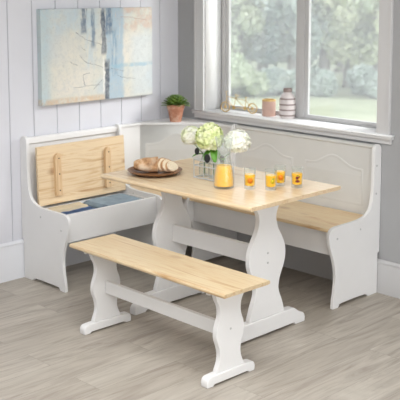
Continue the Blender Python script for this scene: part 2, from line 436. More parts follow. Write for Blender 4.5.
# ---------------------------------------------------------------- corner bench set
def clear_bb(z): return .019 if z < .24 else .003
END = ([(.019, .0), (.019, .236), (.003, .24), (.003, .82)] +
       cat([(.003, .82), (.006, .842), (.018, .859), (.036, .866), (.055, .860), (.067, .842), (.070, .81)], 3)[1:] +
       cat([(.070, .81), (.070, .72), (.073, .63), (.080, .565), (.096, .510), (.13, .478), (.19, .462), (.28, .458), (.38, .458), (.43, .455), (.458, .442), (.471, .415),
            (.466, .370), (.447, .320), (.423, .258), (.410, .205), (.408, .16), (.415, .10), (.424, .05), (.428, .0)], 4)[1:] +
       [(.380, .0)] + cat([(.380, 0), (.370, .012), (.360, .018), (.25, .020), (.14, .018), (.118, .012), (.105, 0)], 3)[1:])
LY = lambda p, q, t: (p, t, q)          # outline stands on the left wall
RX = lambda p, q, t: (t, -p, q)         # outline stands on the window wall
def end_panel(place, a, b, parent, off):
    bm = bmesh.new(); prism(bm, END, a, b, place); return finish('end_panel', bm, M['white'], parent, off, .0025)
def plugs(parent, place, a, spots, off, r=.006):
    for p_, q_ in spots:
        bm = bmesh.new(); c = Vector(place(p_, q_, a)); d = Vector(place(0, 0, 1))-Vector(place(0, 0, 0)); disc(bm, c, r, d, .003)
        finish('screw_cover', bm, M['cover'], parent, off)
T = .020
# storage bench on the left wall
off = (.2, -.93, 0)
sb = thing('storage_bench', 'white settle bench with its pine lid propped open against the panelled wall', 'bench', off)
e = end_panel(LY, -1.296, -1.276, sb, off)
plugs(e, LY, -1.2965, ((.20, .405), (.40, .36)), off)
boxo('back_panel', (.020, .034, -1.276, -.584, .26, .835), M['white'], sb, off)
bm = bmesh.new(); prism(bm, [(.012, .815), (.012, .846), (.022, .853), (.040, .853), (.048, .845), (.048, .818), (.042, .812)], -1.276, -.584, LY)
finish('top_rail', bm, M['white'], sb, off, .002)
boxo('front_panel', (.400, .418, -1.276, -.584, .285, .448), M['white'], sb, off, .002)
boxo('box_floor', (.034, .400, -1.276, -.584, .29, .300), M['white'], sb, off)
boxo('back_rail', (.034, .112, -1.276, -.584, .405, .428), M['white'], sb, off)
boxo('side_batten', (.120, .400, -.600, -.5845, .380, .428), M['white'], sb, off)
# lid, leaning back
Lc = Vector((.115, -.926, .4475)); tilt = Matrix.Rotation(math.radians(-2.5), 3, 'Y')
lid = bmesh.new(); box(lid, .115, .133, -1.256, -.5885, .4475, .802); bmesh.ops.rotate(lid, cent=Lc, matrix=tilt, verts=lid.verts)
lo = finish('lid', lid, M['pine_y'], sb, off, .002)
for yc, zt in ((-1.120, .752), (-.738, .744)):
    cb = bmesh.new()
    pr = [(yc-.022, zt-.255), (yc+.022, zt-.255), (yc+.022, zt-.012), (yc+.018, zt-.003), (yc+.008, zt), (yc-.004, zt-.002), (yc-.016, zt-.012), (yc-.022, zt-.03)]
    prism(cb, pr, .133, .155, lambda p, q, t: (t, p, q)); bmesh.ops.rotate(cb, cent=Lc, matrix=tilt, verts=cb.verts)
    cl = finish('cleat', cb, M['pine_cleat'], lo, off, .002)
    for dz in (.03, .125, .225):
        sbm = bmesh.new(); disc(sbm, (.1555, yc+.004, zt-dz), .0042, (1, 0, 0), .002); bmesh.ops.rotate(sbm, cent=Lc, matrix=tilt, verts=sbm.verts)
        finish('screw', sbm, M['screw'], cl, off)
# corner unit
off = (.3, -.3, 0)
cu = thing('corner_bench', 'white corner bench unit with diagonal arched back and shelf holding the potted plant', 'bench', off)
ea = end_panel(LY, -.583, -.563, cu, off)
plugs(ea, LY, -.5835, ((.20, .435), (.36, .432)), off, .005)
eb = end_panel(RX, .563, .583, cu, off)
boxo('side_back_panel', (.020, .034, -.563, -.37, .30, .838), M['white'], cu, off)
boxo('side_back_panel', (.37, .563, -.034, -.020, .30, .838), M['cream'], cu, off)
# diagonal back between A and B
A = Vector((.034, -.378, 0)); B = Vector((.378, -.034, 0)); D = (B-A).normalized(); N = Vector((D.y, -D.x, 0)); LW = (B-A).length
def DG(p, q, t): v = A+D*p+N*t; return (v.x, v.y, q)
bm = bmesh.new(); prism(bm, [(0, .30), (LW, .30), (LW, .838), (0, .838)], -.014, .0, DG)
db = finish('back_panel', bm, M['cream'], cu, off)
def arch(x0, x1, zb, zc, zp):
    w_ = x1-x0; h = zp-zc
    top = [(1, 0), (.88, .03), (.78, .18), (.66, .62), (.58, .90), (.5, 1), (.42, .90), (.34, .62), (.22, .18), (.12, .03), (0, 0)]
    tp = cat([(x0+a*w_, zc+b*h) for a, b in top], 3)
    return [(x0, zb), (x1, zb)]+tp
def raised(place, parent, off, x0, x1, zb, zc, zp, t0, m):
    """fielded panel: sloping moulding around a flat arched field"""
    P = arch(x0, x1, zb, zc, zp); cx, cz = (x0+x1)/2, (zb+zp)/2
    def ins(k): 
        out = []; n = len(P)
        area = sum(P[i][0]*P[(i+1) % n][1]-P[(i+1) % n][0]*P[i][1] for i in range(n)); sg = 1 if area > 0 else -1
        for i in range(n):
            a, b, c = Vector(P[i-1]), Vector(P[i]), Vector(P[(i+1) % n])
            u, v_ = (b-a).normalized(), (c-b).normalized(); nn = (Vector((-u.y, u.x))+Vector((-v_.y, v_.x))); nn.normalize()
            cosv = max(.5, nn.dot(Vector((-u.y, u.x))))
            q = b+nn*sg*k/cosv; out.append((q.x, q.y))
        return out
    bm = bmesh.new(); rings = []
    for k, h in ((0, 0), (.004, .0016), (.009, .0022), (.016, .0006), (.021, .0004), (.044, .0042)):
        rings.append([bm.verts.new(place(a, b, t0+h)) for a, b in ins(k)])
    n = len(P)
    for r, s_ in zip(rings, rings[1:]):
        for i in range(n): bm.faces.new((r[i], r[(i+1) % n], s_[(i+1) % n], s_[i]))
    bm.faces.new(rings[-1])
    return finish('raised_panel', bm, m, parent, off)
raised(DG, db, off, .035, LW-.035, .49, .715, .785, .0, M['cream'])
# shelf on top of the diagonal
bm = bmesh.new()
a2, b2 = A+N*.012, B+N*.012
pts = [(.004, -.395), (.046, -.395), (.046, -.385)] + [(a2.x+.006, a2.y-.0)] + [(b2.x, b2.y-.006)] + [(.385, -.046), (.395, -.046), (.395, -.004), (.004, -.004)]
pts = [(.003, -.563), (.046, -.563), (.046, -.378), (.378, -.046), (.563, -.046), (.563, -.019), (.2, -.003), (.003, -.003)]
pts[5] = (.563, -.003)
prism(bm, pts, .838, .853, lambda p, q, t: (p, q, t))
finish('shelf_top', bm, M['white'], cu, off, .002)
# pentagonal seat and its front
bm = bmesh.new()
prism(bm, [(.05, -.563), (.452, -.563), (.452, -.452), (.563, -.452), (.563, -.05), (.40, -.05), (.05, -.40)], .430, .450, lambda p, q, t: (p, q, t))
finish('seat', bm, M['pine_seat'], cu, off, .003)
bm = bmesh.new(); box(bm, .400, .418, -.563, -.400, .285, .430); box(bm, .418, .563, -.418, -.400, .285, .430)
finish('front_panel', bm, M['white'], cu, off)
# straight bench under the window
off = (1.13, -.23, 0)
rb = thing('settle_bench', 'white settle bench with pine seat and two arched back panels under the window', 'bench', off)
e = end_panel(RX, 1.660, 1.680, rb, off)
plugs(e, RX, 1.6805, ((.047, .745), (.047, .585), (.19, .405), (.40, .39)), off)
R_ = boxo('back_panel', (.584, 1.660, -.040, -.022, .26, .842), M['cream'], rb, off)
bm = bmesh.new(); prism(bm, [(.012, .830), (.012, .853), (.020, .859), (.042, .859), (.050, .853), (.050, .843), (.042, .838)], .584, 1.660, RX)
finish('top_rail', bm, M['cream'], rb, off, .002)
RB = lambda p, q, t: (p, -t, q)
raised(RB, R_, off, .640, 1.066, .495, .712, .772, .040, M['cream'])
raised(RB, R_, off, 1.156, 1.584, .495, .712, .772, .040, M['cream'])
boxo('seat', (.584, 1.660, -.456, -.050, .430, .450), M['pine_seat'], rb, off, .004)
boxo('front_panel', (.584, 1.660, -.418, -.400, .295, .430), M['white'], rb, off)

# ---------------------------------------------------------------- trestle table and bench
def symm(half, c=0.):
    R = cat(half, 4); return [(c+w_, z) for w_, z in R]+[(c-w_, z) for w_, z in reversed(R)]
def plank(bm, x0, x1, y0, y1, z0, z1, r=.006):
    pr = [(y0+.010, z0), (y1-.010, z0), (y1-.002, z0+.006), (y1, z0+.011), (y1-.001, z1-.004), (y1-.005, z1), (y0+.005, z1), (y0+.001, z1-.004), (y0, z0+.011), (y0+.002, z0+.006)]
    prism(bm, pr, x0, x1, lambda p, q, t: (t, p, q))
    for v in bm.verts:                                     # ends rounded under
        if v.co.z < z0+.002:
            if v.co.x < x0+.001: v.co.x += .008
            elif v.co.x > x1-.001: v.co.x -= .008
def trestle(root, L0, L1, thick, half, foot, m_leg, str_, wdt):
    for i, x in enumerate((L0, L1)):
        bm = bmesh.new(); prism(bm, symm(half), x-thick/2, x+thick/2, lambda p, q, t: (t, p, q))
        lg = finish('leg', bm, m_leg, root, bevel=.003)
        bm = bmesh.new(); prism(bm, foot, x-wdt/2, x+wdt/2, lambda p, q, t: (t, p, q))
        finish('foot', bm, m_leg, root, bevel=.005, seg=3)
        sx = 1 if i else -1
        for z in str_[4]:
            bm = bmesh.new(); disc(bm, (x+sx*(thick/2+.0005), 0, z), .0055, (1, 0, 0), .003); finish('screw_cover', bm, M['cover'], lg)
    bm = bmesh.new(); box(bm, L0+thick/2, L1-thick/2, str_[0], str_[1], str_[2], str_[3]); finish('stretcher', bm, m_leg, root, bevel=.003)

tb = thing('dining_table', 'trestle dining table with light pine top and curvy white legs', 'table', (1.319, -.9625, 0), .0042)
bm = bmesh.new(); plank(bm, -.5455, .5455, -.340, .340, .722, .745); finish('tabletop', bm, M['pine_x'], tb, bevel=.0015)
fh = [(-.291, .0), (-.292, .025), (-.286, .043), (-.272, .054), (-.250, .062), (-.228, .076), (-.208, .090), (-.190, .094)]
foot = cat(fh, 2)+[(-a, b) for a, b in reversed(cat(fh, 2))]+[(.215, 0), (.205, .012), (-.205, .012), (-.215, 0)]
TL = [(.132, .0945), (.128, .115), (.112, .160), (.092, .205), (.086, .240), (.099, .290), (.125, .345), (.136, .390), (.132, .445), (.108, .495), (.080, .540), (.065, .585), (.068, .625), (.090, .660), (.122, .690), (.150, .7215)]
trestle(tb, -.346, .341, .028, TL, foot, M['white'], (-.012, .012, .353, .447, (.375, .425)), .046)
for x in (-.346-.014-.022, .341-.014-.022): boxo('top_batten', (x, x+.022, -.24, .24, .697, .7218), M['white'], tb, bevel=.002)

bn = thing('trestle_bench', 'narrow backless bench with honey pine top and curvy white legs in front of table', 'bench', (1.465, -1.478, 0), -.0107)
bm = bmesh.new(); plank(bm, -.5535, .5535, -.1465, .1465, .4265, .4485); finish('bench_top', bm, M['pine_bench'], bn, bevel=.0015)
BL = [(.087, .0495), (.083, .062), (.069, .095), (.065, .125), (.071, .160), (.085, .200), (.088, .225), (.083, .255), (.068, .295), (.065, .325), (.071, .355), (.087, .385), (.100, .4262)]
fh = [(-.151, .0), (-.153, .022), (-.148, .038), (-.136, .046), (-.112, .048), (-.088, .049)]
foot2 = cat(fh, 2)+[(-a, b) for a, b in reversed(cat(fh, 2))]+[(.115, 0), (.107, .008), (-.107, .008), (-.115, 0)]
trestle(bn, -.447, .437, .026, BL, foot2, M['white'], (-.011, .011, .187, .252, (.235,)), .044)
for x in (-.447-.013-.02, .437-.013-.02): boxo('top_batten', (x, x+.02, -.11, .11, .405, .4263), M['white'], bn, bevel=.002)

# ---------------------------------------------------------------- folded cloths in the open box
def folded(name, label, x0, x1, y0, y1, z0, z1, m, layers=3, rz=0., group=None):
    c = Vector(((x0+x1)/2, (y0+y1)/2, z0)); hx, hy = (x1-x0)/2, (y1-y0)/2; h = (z1-z0)/layers
    bm = bmesh.new()
    for L in range(layers):
        sx, sy = hx-random.uniform(0, .006), hy-random.uniform(0, .008); nx, ny = 14, 20
        z = L*h
        top = {}
        for s_ in (0, 1):
            for i in range(nx+1):
                for j in range(ny+1):
                    u, v = -1+2*i/nx, -1+2*j/ny
                    e_ = max(abs(u), abs(v)); edge = (1-min(1, (1-e_)/.12))**2
                    zz = z+h*(.5+(.5 if s_ else -.5)*(1-edge*.85))
                    if s_ and L == layers-1: zz += .005*noise.noise(Vector((u*2.2+x0*9, v*3+y0, 0)))
                    top[s_, i, j] = bm.verts.new((u*sx, v*sy, zz))
        for s_ in (0, 1):
            for i in range(nx):
                for j in range(ny):
                    bm.faces.new((top[s_, i, j], top[s_, i+1, j], top[s_, i+1, j+1], top[s_, i, j+1]))
        for i in range(nx):
            for j in (0, ny): bm.faces.new((top[0, i, j], top[0, i+1, j], top[1, i+1, j], top[1, i, j]))
        for j in range(ny):
            for i in (0, nx): bm.faces.new((top[0, i, j], top[0, i, j+1], top[1, i, j+1], top[1, i, j]))
    o = finish(name, bm, m); o.location = c; o.rotation_euler = (0, 0, rz)
    return tag(o, label, 'cloth', group)
folded('folded_cloth', 'folded cream cloth at the back of the open storage box, beside the lid', .128, .235, -1.245, -.955, .301, .432, M['cloth_cream'], 3)
folded('folded_cloth', 'folded dark blue cloth at the near end of the open storage box', .245, .380, -1.24, -.955, .301, .425, M['cloth_blue'], 4)
folded('folded_blanket', 'folded blue grey blanket at the far end of the open storage box', .128, .385, -.935, -.625, .301, .437, M['cloth_grey'], 3)

# ---------------------------------------------------------------- bread on its plate
ZTB = .7452
pl = thing('serving_plate', 'round brown wooden plate under the sliced bread on the table', 'plate', (.975, -1.090, ZTB))
bm = bmesh.new()
lathe(bm, [(0, 0), (.075, 0), (.105, .004), (.138, .016), (.147, .022), (.148, .025), (.144, .0255), (.132, .020), (.100, .010), (.07, .007), (0, .007)], 48)
finish('plate_dish', bm, M['plate'], pl)
RD = Vector((.7015, .7127, 0)); PD = Vector((-.7127, .7015, 0))   # along / across the loaf
def loaf_shape(s): return max(0., 1-abs(s)**2.6)**.5
bl = thing('bread_loaf', 'rustic floury brown bread loaf with one cut end on the plate', 'bread', (.944, -1.106, ZTB+.0085))
bm = bmesh.new(); n = 24; m_ = 20; rings = []
a0, a1 = -.080, .050
for i in range(n+1):
    s_ = a0+(a1-a0)*(i/n)**.9 if i else a0
    k = loaf_shape((s_-.03)/.122) if s_ < .03 else 1.
    k = max(k, .05)
    ring = []
    for j in range(m_):
        th = 2*PI*j/m_; c_, q = math.cos(th), math.sin(th)
        y_ = c_*.056*k; z_ = (.034+q*(.046 if q > 0 else .033)*k)
        z_ = max(z_, .001)
        nz = noise.noise(Vector((s_*22, y_*22, z_*22)))*.004*k
        v = RD*s_+PD*(y_+nz*c_)+Vector((0, 0, z_+(nz if q > 0 else 0)))
        ring.append(bm.verts.new(v))
    rings.append(ring)
for a, b in zip(rings, rings[1:]):
    for j in range(m_): bm.faces.new((a[j], a[(j+1) % m_], b[(j+1) % m_], b[j]))
bm.faces.new(rings[0][::-1])
cutv = [v.co.copy() for v in rings[-1]]
bm.faces.new(rings[-1]); finish('crust', bm, M['crust'], bl)
bm = bmesh.new(); cc = sum(cutv, Vector())/len(cutv)
f1 = [bm.verts.new(cc+(v-cc)*.93+RD*.0008) for v in cutv]; bm.faces.new(f1)
f2 = [bm.verts.new(cc+(v-cc)*.93-RD*.002) for v in cutv]; bm.faces.new(f2[::-1])
for i in range(len(f1)): bm.faces.new((f1[i], f2[i], f2[(i+1) % len(f1)], f1[(i+1) % len(f1)]))
finish('crumb', bm, M['crumb'], bl)
def slice_(pos, lean, yaw, lab, sc_=1.):
    o = thing('bread_slice', lab, 'bread', pos, yaw-.62, 'bread slices leaning on the plate'); rot = Matrix.Rotation(lean, 3, 'Y')
    pr = []
    for j in range(28):
        th = 2*PI*j/28; c_, q = math.cos(th), math.sin(th)
        pr.append((c_*.055*sc_, max(0, .032+q*(.044 if q > 0 else .034)*(1-.12*abs(c_)))*sc_))
    for nm, k, a, b, mm in (('crust', 1., -.0065, .0065, M['crust']), ('crumb', .90, -.0072, .0072, M['crumb'])):
        bm = bmesh.new(); cz = .036*sc_
        prism(bm, [(p_*k, cz+(q-cz)*k) for p_, q in pr], a, b, lambda p, q, t: (t, p, q))
        bmesh.ops.rotate(bm, cent=(0, 0, 0), matrix=rot, verts=bm.verts); finish(nm, bm, mm, o, bevel=.001)
    return o
ang = math.atan2(RD.y, RD.x)
Pc = Vector((.944, -1.106, ZTB+.0105))
for d, ln, lab, s_ in ((.086, -.34, 'bread slice leaning nearest the cut end of the loaf', 1.), (.113, -.50, 'middle bread slice of the three leaning beside the loaf', .96), (.139, -.66, 'last bread slice lying furthest from the loaf near plate rim', .88)):
    q = Pc+RD*d-PD*.004*(d > .1)
    slice_((q.x, q.y, q.z+.001), ln, ang, lab, s_)

# ---------------------------------------------------------------- glasses and carafe
def tumbler(loc, lab, kind, yaw):
    o = thing('juice_glass', lab, 'glass', loc, yaw, 'short glasses of orange juice')
    R0, R1, H = .0262, .0295, .104
    bm = bmesh.new(); lathe(bm, [(0, 0), (R0, 0), (R0+.001, .002), (R1, H), (R1-.0018, H), (R0-.0008, .016), (R0-.004, .013), (0, .012)], 32)
    finish('glass_body', bm, M['glass'], o)
    bm = bmesh.new(); f = .073
    lathe(bm, [(0, .0165), (R0-.005, .017), (R0-.0013, .0205), (R0-.0015+(R1-R0)*f/H, f), (0, f)], 32); finish('juice', bm, M['juice'], o)
    def decal(shape, m, nm='print', cz=.046, lift=.0006):
        bm = bmesh.new(); vs = []
        for a, z in shape:
            r = R0+(R1-R0)*(cz+z)/H+lift; th = a/r
            vs.append(bm.verts.new((r*math.sin(th), -r*math.cos(th), cz+z)))
        c = len(vs)
        f_ = bm.faces.new(vs); bmesh.ops.triangulate(bm, faces=[f_])
        ob = finish(nm, bm, m, o); sd = ob.modifiers.new('s', 'SOLIDIFY'); sd.thickness = .0004; sd.offset = 1
    circ = lambda cx, cz, rx, rz, n=14: [(cx+rx*math.cos(2*PI*i/n), cz+rz*math.sin(2*PI*i/n)) for i in range(n)]
    if kind == 'orange':
        decal(circ(0, 0, .0135, .0145), M['print_orange'])
    elif kind == 'lemon':
        decal(circ(0, 0, .011, .0125), M['print_lemon']); decal(circ(.004, .013, .006, .003), M['print_green'])
    else:
        # dark red fruit print with a small green leaf
        decal(circ(-.0025, .0075, .0078, .0078), M['print_red']); decal(circ(.0075, .0125, .0042, .004), M['print_red'])
        decal(circ(0, .0195, .0055, .0022), M['print_green'])
        decal(circ(0, -.0095, .0118, .0068), M['print_red']); decal([(-.009, -.0072), (.009, -.0072), (.009, -.0058), (-.009, -.0058)], M['juice'], lift=.0013)
    return o
yaw = math.radians(45.4)
tumbler((1.585, -1.001, ZTB), 'juice glass with orange print standing nearest the carafe', 'orange', yaw)
tumbler((1.674, -.944, ZTB), 'juice glass with yellow lemon print, front glass of the overlapping pair', 'lemon', yaw+.25)
tumbler((1.641, -.837, ZTB), 'juice glass with orange print standing behind the lemon print glass', 'orange', yaw+.1)
tumbler((1.731, -.810, ZTB), 'juice glass with dark red print, nearest the table end', 'red', yaw)

cf = thing('carafe', 'waisted glass carafe half full of orange juice', 'carafe', (1.477, -1.075, ZTB))
outer = cat([(.050, .006), (.0515, .02), (.049, .06), (.043, .10), (.037, .135), (.033, .170), (.0335, .19), (.038, .215), (.044, .240), (.0475, .258)], 3)
inner = [(r-.0022, z) for r, z in outer if z > .012]
bm = bmesh.new(); lathe(bm, [(0, 0), (.046, 0)]+outer+list(reversed(inner))+[(.040, .010), (0, .009)], 40); finish('glass_body', bm, M['carafe_glass'], cf)
bm = bmesh.new(); fz = .114
lathe(bm, [(0, .0095), (.040, .0105)]+[(r-.0001*0-.0004, z) for r, z in inner if z < fz]+[(.0365, fz), (0, fz)], 40); finish('juice', bm, M['juice'], cf)

# ---------------------------------------------------------------- hydrangeas in a rack of bottles
rx0, rx1, ry0, ry1 = 1.202, 1.412, -1.017, -.935
rk = thing('bottle_rack', 'silver wire rack holding three flower bottles on the table', 'rack', ((rx0+rx1)/2, (ry0+ry1)/2, ZTB))
bm = bmesh.new(); hx, hy = (rx1-rx0)/2, (ry1-ry0)/2
for z in (.006, .070, .100):
    tube(bm, [(-hx, -hy, z), (hx, -hy, z), (hx, hy, z), (-hx, hy, z)], .0034, 8, True)
for sx in (-1, 1):
    for sy in (-1, 1): tube(bm, [(sx*hx, sy*hy, 0.003), (sx*hx, sy*hy, .102)], .003, 8)
for x in (-hx/3, hx/3):
    tube(bm, [(x, -hy, .006), (x, hy, .006)], .002, 8); tube(bm, [(x, -hy, .006), (x, -hy, .10)], .002, 8); tube(bm, [(x, hy, .006), (x, hy, .10)], .002, 8)
finish('wire_frame', bm, M['silver'], rk)
tagz = [(-.072, 0.098, -.052), (-.002, .090, -.056), (.072, .094, -.058)]
bpos = [((rx0+rx1)/2+dx, (ry0+ry1)/2) for dx in (-.070, 0, .070)]
blab = ['left glass bottle in the wire rack, under the ivory hydrangea', 'middle glass bottle in the wire rack, under the lime green hydrangea', 'right glass bottle in the wire rack, under the white hydrangea']
for (bx, by), lab in zip(bpos, blab):
    o = thing('glass_bottle', lab, 'bottle', (bx, by, ZTB+.0088), 0, 'glass bottles in the wire rack')
    out_ = cat([(.026, .004), (.0275, .012), (.0275, .05), (.025, .072), (.017, .092), (.0125, .104), (.0125, .125), (.0155, .132)], 3)
    bm = bmesh.new(); lathe(bm, [(0, 0), (.024, 0)]+out_+[(r-.0018, z) for r, z in reversed(out_) if z > .008]+[(0, .006)], 28); finish('bottle_glass', bm, M['glass'], o)
def blob_tag(loc, lab, rz, k=1.):
    bm = bmesh.new(); pr = [(.0125*k*math.cos(2*PI*i/20), .0185*k*math.sin(2*PI*i/20)) for i in range(20)]
    prism(bm, pr, -.0012, .0012, lambda p, q, t: (p, t, q)); o = finish('oval_tag', bm, M['tag'], bevel=.0005); o.location = loc; o.rotation_euler = (0, 0, rz)
    return tag(o, lab, 'tag', 'black oval tags on the flower bottles')

def flower(loc, r, mat, lab, base, seed, squash=.92):
    rnd = random.Random(seed)
    o = thing('hydrangea', lab, 'flower', base, 0, 'cut hydrangeas in glass bottles'); c = Vector(loc)-Vector(base)
    bm = bmesh.new(); bmesh.ops.create_uvsphere(bm, u_segments=20, v_segments=12, radius=r*.80)
    for v in bm.verts: v.co.z *= squash; v.co += c
    NF = 300
    for i in range(NF):
        z = 1-2*(i+.5)/NF
        if z < -.75: continue
        th = i*2.39996; q = math.sqrt(1-z*z); d = Vector((q*math.cos(th), q*math.sin(th), z))
        d = (d+Vector((rnd.uniform(-.1, .1), rnd.uniform(-.1, .1), rnd.uniform(-.1, .1)))).normalized()
        pc = c+Vector((d.x, d.y, d.z*squash))*r*rnd.uniform(.88, 1.03)
        u = d.orthogonal().normalized(); u = Matrix.Rotation(rnd.uniform(0, PI), 3, d) @ u; w_ = d.cross(u)
        s_ = r*rnd.uniform(.19, .27)
        for k in range(4):
            a = k*PI/2; e1 = u*math.cos(a)+w_*math.sin(a); e2 = d.cross(e1); up = d*rnd.uniform(.1, .5)*s_
            P_ = [pc, pc+e1*s_*.55+e2*s_*.48+up*.5, pc+e1*s_*1.05+up, pc+e1*s_*.55-e2*s_*.48+up*.5]
            bm.faces.new([bm.verts.new(x) for x in P_])
    h = finish('flower_head', bm, mat, o, smooth=False)
    bm = bmesh.new(); mid = Vector((0, 0, c.z*.55)); tube(bm, [Vector((0, 0, .008)), Vector((0, 0, .06)), mid, c*.8+Vector((0, 0, -.0)), c], .0028, 8); finish('stem', bm, M['stem'], o)
    return o
def leaf(parent, base, tip, width, bend=.3, name='leaf', m=None):
    base, tip = Vector(base), Vector(tip); d = tip-base; L = d.length; d.normalize(); s_ = d.cross(Vector((0, 0, 1)))
    if s_.length < .1: s_ = Vector((1, 0, 0))
    s_.normalize(); n_ = s_.cross(d); bm = bmesh.new(); rows = []
    for i in range(9):
        t_ = i/8; w_ = width*math.sin(PI*min(1, t_**.85))**.8*.5+.0006
        c = base+d*L*t_+n_*bend*L*math.sin(PI*t_)*.3
        rows.append([bm.verts.new(c-s_*w_+n_*w_*.3), bm.verts.new(c), bm.verts.new(c+s_*w_+n_*w_*.3)])
    for a, b in zip(rows, rows[1:]):
        for k in range(2): bm.faces.new((a[k], a[k+1], b[k+1], b[k]))
    ob = finish(name, bm, m or M['leaf_dark'], parent); sd = ob.modifiers.new('s', 'SOLIDIFY'); sd.thickness = .0008
    return ob
bb = [(x, y_, ZTB+.016) for x, y_ in bpos]
f1 = flower((1.128, -.962, .955), .055, M['petal_mix'], 'ivory hydrangea, leftmost flower in the rack', bb[0], 1)
f2 = flower((1.300, -1.000, .972), .068, M['petal_green'], 'lime green hydrangea, the large middle flower in the rack', bb[1], 2, 1.04)
f3 = flower((1.437, -.936, .957), .064, M['petal_white'], 'white hydrangea, rightmost flower seen behind the carafe', bb[2], 3)
for dx, dy, z0, ex, ey, ez, w_ in ((-.003, -.006, .150, -.010, -.050, .072, .040), (.005, -.005, .15, .040, -.030, .062, .044), (0, -.005, .15, .040, .005, .075, .040), (-.005, 0, .15, -.040, -.040, .080, .036)):
    leaf(f2, (dx, dy, z0), (dx+ex, dy+ey, ez+.02), w_)
leaf(f3, (0, -.005, .10), (.05, -.05, .11), .034); leaf(f1, (0, 0, .11), (-.03, -.06, .10), .03)
blob_tag((1.233, -1.0250, .893), 'black oval tag hanging on the left flower bottle', .6)
blob_tag((1.313, -1.0290, .866), 'black oval tag hanging on the middle flower bottle', .6, 1.25)
blob_tag((1.396, -1.006, .872), 'black oval tag on the right bottle, seen through the carafe neck', .6)

# ---------------------------------------------------------------- plant on the corner shelf
pp = thing('potted_plant', 'small green succulent in a weathered terracotta pot on the corner shelf', 'plant', (.163, -.176, .8535))
bm = bmesh.new(); lathe(bm, [(0, 0), (.036, 0), (.038, .003), (.0535, .085), (.0575, .087), (.0605, .115), (.055, .115), (.052, .090), (0, .088)], 36); finish('pot', bm, M['terracotta'], pp)
bm = bmesh.new(); lathe(bm, [(0, .089), (.051, .091), (.053, .102), (0, .106)], 24); finish('soil', bm, M['soil'], pp)
rnd = random.Random(4); bm = bmesh.new()
NL = 64
for i in range(NL):
    th = i*2.39996; f = (i+.5)/NL
    el = math.radians(84-74*f**1.1)       # inner leaves upright
    L = .040+.018*f**.6; wd = .034
    r0 = .012+.030*f
    base = Vector((math.cos(th)*r0, math.sin(th)*r0, .108+.030*(1-f)))
    d = Vector((math.cos(th)*math.cos(el), math.sin(th)*math.cos(el), math.sin(el))); s_ = Vector((-math.sin(th), math.cos(th), 0)); n_ = d.cross(s_)
    if n_.z < 0: n_ = -n_
    rows = []
    for k in range(6):
        t_ = k/5; w_ = wd*.5*(math.sin(PI*(.12+.80*t_))**.8); c = base+d*L*t_-n_*.010*t_*t_
        rows.append([bm.verts.new(c-s_*w_+n_*.002), bm.verts.new(c-n_*.001), bm.verts.new(c+s_*w_+n_*.002)])
    for a, b in zip(rows, rows[1:]):
        for k in range(2): bm.faces.new((a[k], a[k+1], b[k+1], b[k]))
o = finish('foliage', bm, M['leaf'], pp); sd = o.modifiers.new('s', 'SOLIDIFY'); sd.thickness = .0022

# ---------------------------------------------------------------- things on the window sill
ZS = .9205
v = thing('striped_vase', 'white ceramic vase with grey pink stripes at the middle of the window sill', 'vase', (.890, .108, ZS))
bm = bmesh.new()
lathe(bm, cat([(.043, 0), (.049, .008), (.051, .04), (.051, .105), (.048, .130), (.037, .150), (.028, .158), (.027, .170), (.029, .190)], 3)+[(.025, .190), (.024, .17), (0, .15)], 36, cap=False)
finish('vase_body', bm, M['vase'], v)
v = thing('candle_holder', 'blush pink candle holder with a gold rim, left of the striped vase', 'candle holder', (.742, .100, ZS))
bm = bmesh.new(); lathe(bm, [(0, 0), (.041, 0), (.0435, .003), (.0435, .098), (.039, .099), (.039, .012), (0, .010)], 36); finish('holder_body', bm, M['pink'], v)
bm = bmesh.new(); lathe(bm, [(.044, .098), (.044, .108), (.038, .108), (.038, .098), (.044, .098)], 36, cap=False); finish('rim', bm, M['gold'], v)

bk = thing('bicycle_ornament', 'gold wire tandem bicycle ornament at the left end of the window sill', 'ornament', (.508, .068, ZS), math.atan2(.066, .203))
WR = .034; wxs = (-.098, .098)
def wheel(x):
    bm = bmesh.new()
    for dr in (0, -.004): tube(bm, [(x+(WR+dr)*math.cos(2*PI*i/28), 0, WR+.0015+(WR+dr)*math.sin(2*PI*i/28)) for i in range(28)], .0017, 6, True)
    for k in range(10):
        a = 2*PI*k/10; tube(bm, [(x, 0, WR+.0015), (x+(WR-.003)*math.cos(a), 0, WR+.0015+(WR-.003)*math.sin(a))], .0010, 5)
    disc(bm, (x, 0, WR+.0015), .008, (0, 1, 0), .008, 12)
    finish('wheel', bm, M['gold'], bk)
for x in wxs: wheel(x)
H0 = WR+.0015
bm = bmesh.new(); r = .0019
pA, pB = (-.037, 0, H0-.002), (.045, 0, H0-.002)      # cranks
hT = (-.086, 0, .105); s1, s2 = (-.022, 0, .095), (.050, 0, .085)
for a, b in (((-.098, 0, H0), hT), (hT, (-.094, 0, .135)), (hT, s1), ((-.088, 0, .090), pA), (pA, s1), (s1, s2), (pA, pB), (pB, s2), (s1, pB), (pB, (.098, 0, H0)), (s2, (.098, 0, H0)), (s1, (-.020, 0, .118)), (s2, (.052, 0, .104))):
    tube(bm, [a, b], r, 6)
finish('bicycle_frame', bm, M['gold'], bk)
for q in ((-.020, .119), (.052, .105)):
    bm = bmesh.new(); bmesh.ops.create_uvsphere(bm, u_segments=12, v_segments=8, radius=1)
    for w_ in bm.verts: w_.co = Vector((w_.co.x*.009+q[0], w_.co.y*.005, w_.co.z*.0028+q[1]))
    finish('saddle', bm, M['gold'], bk)
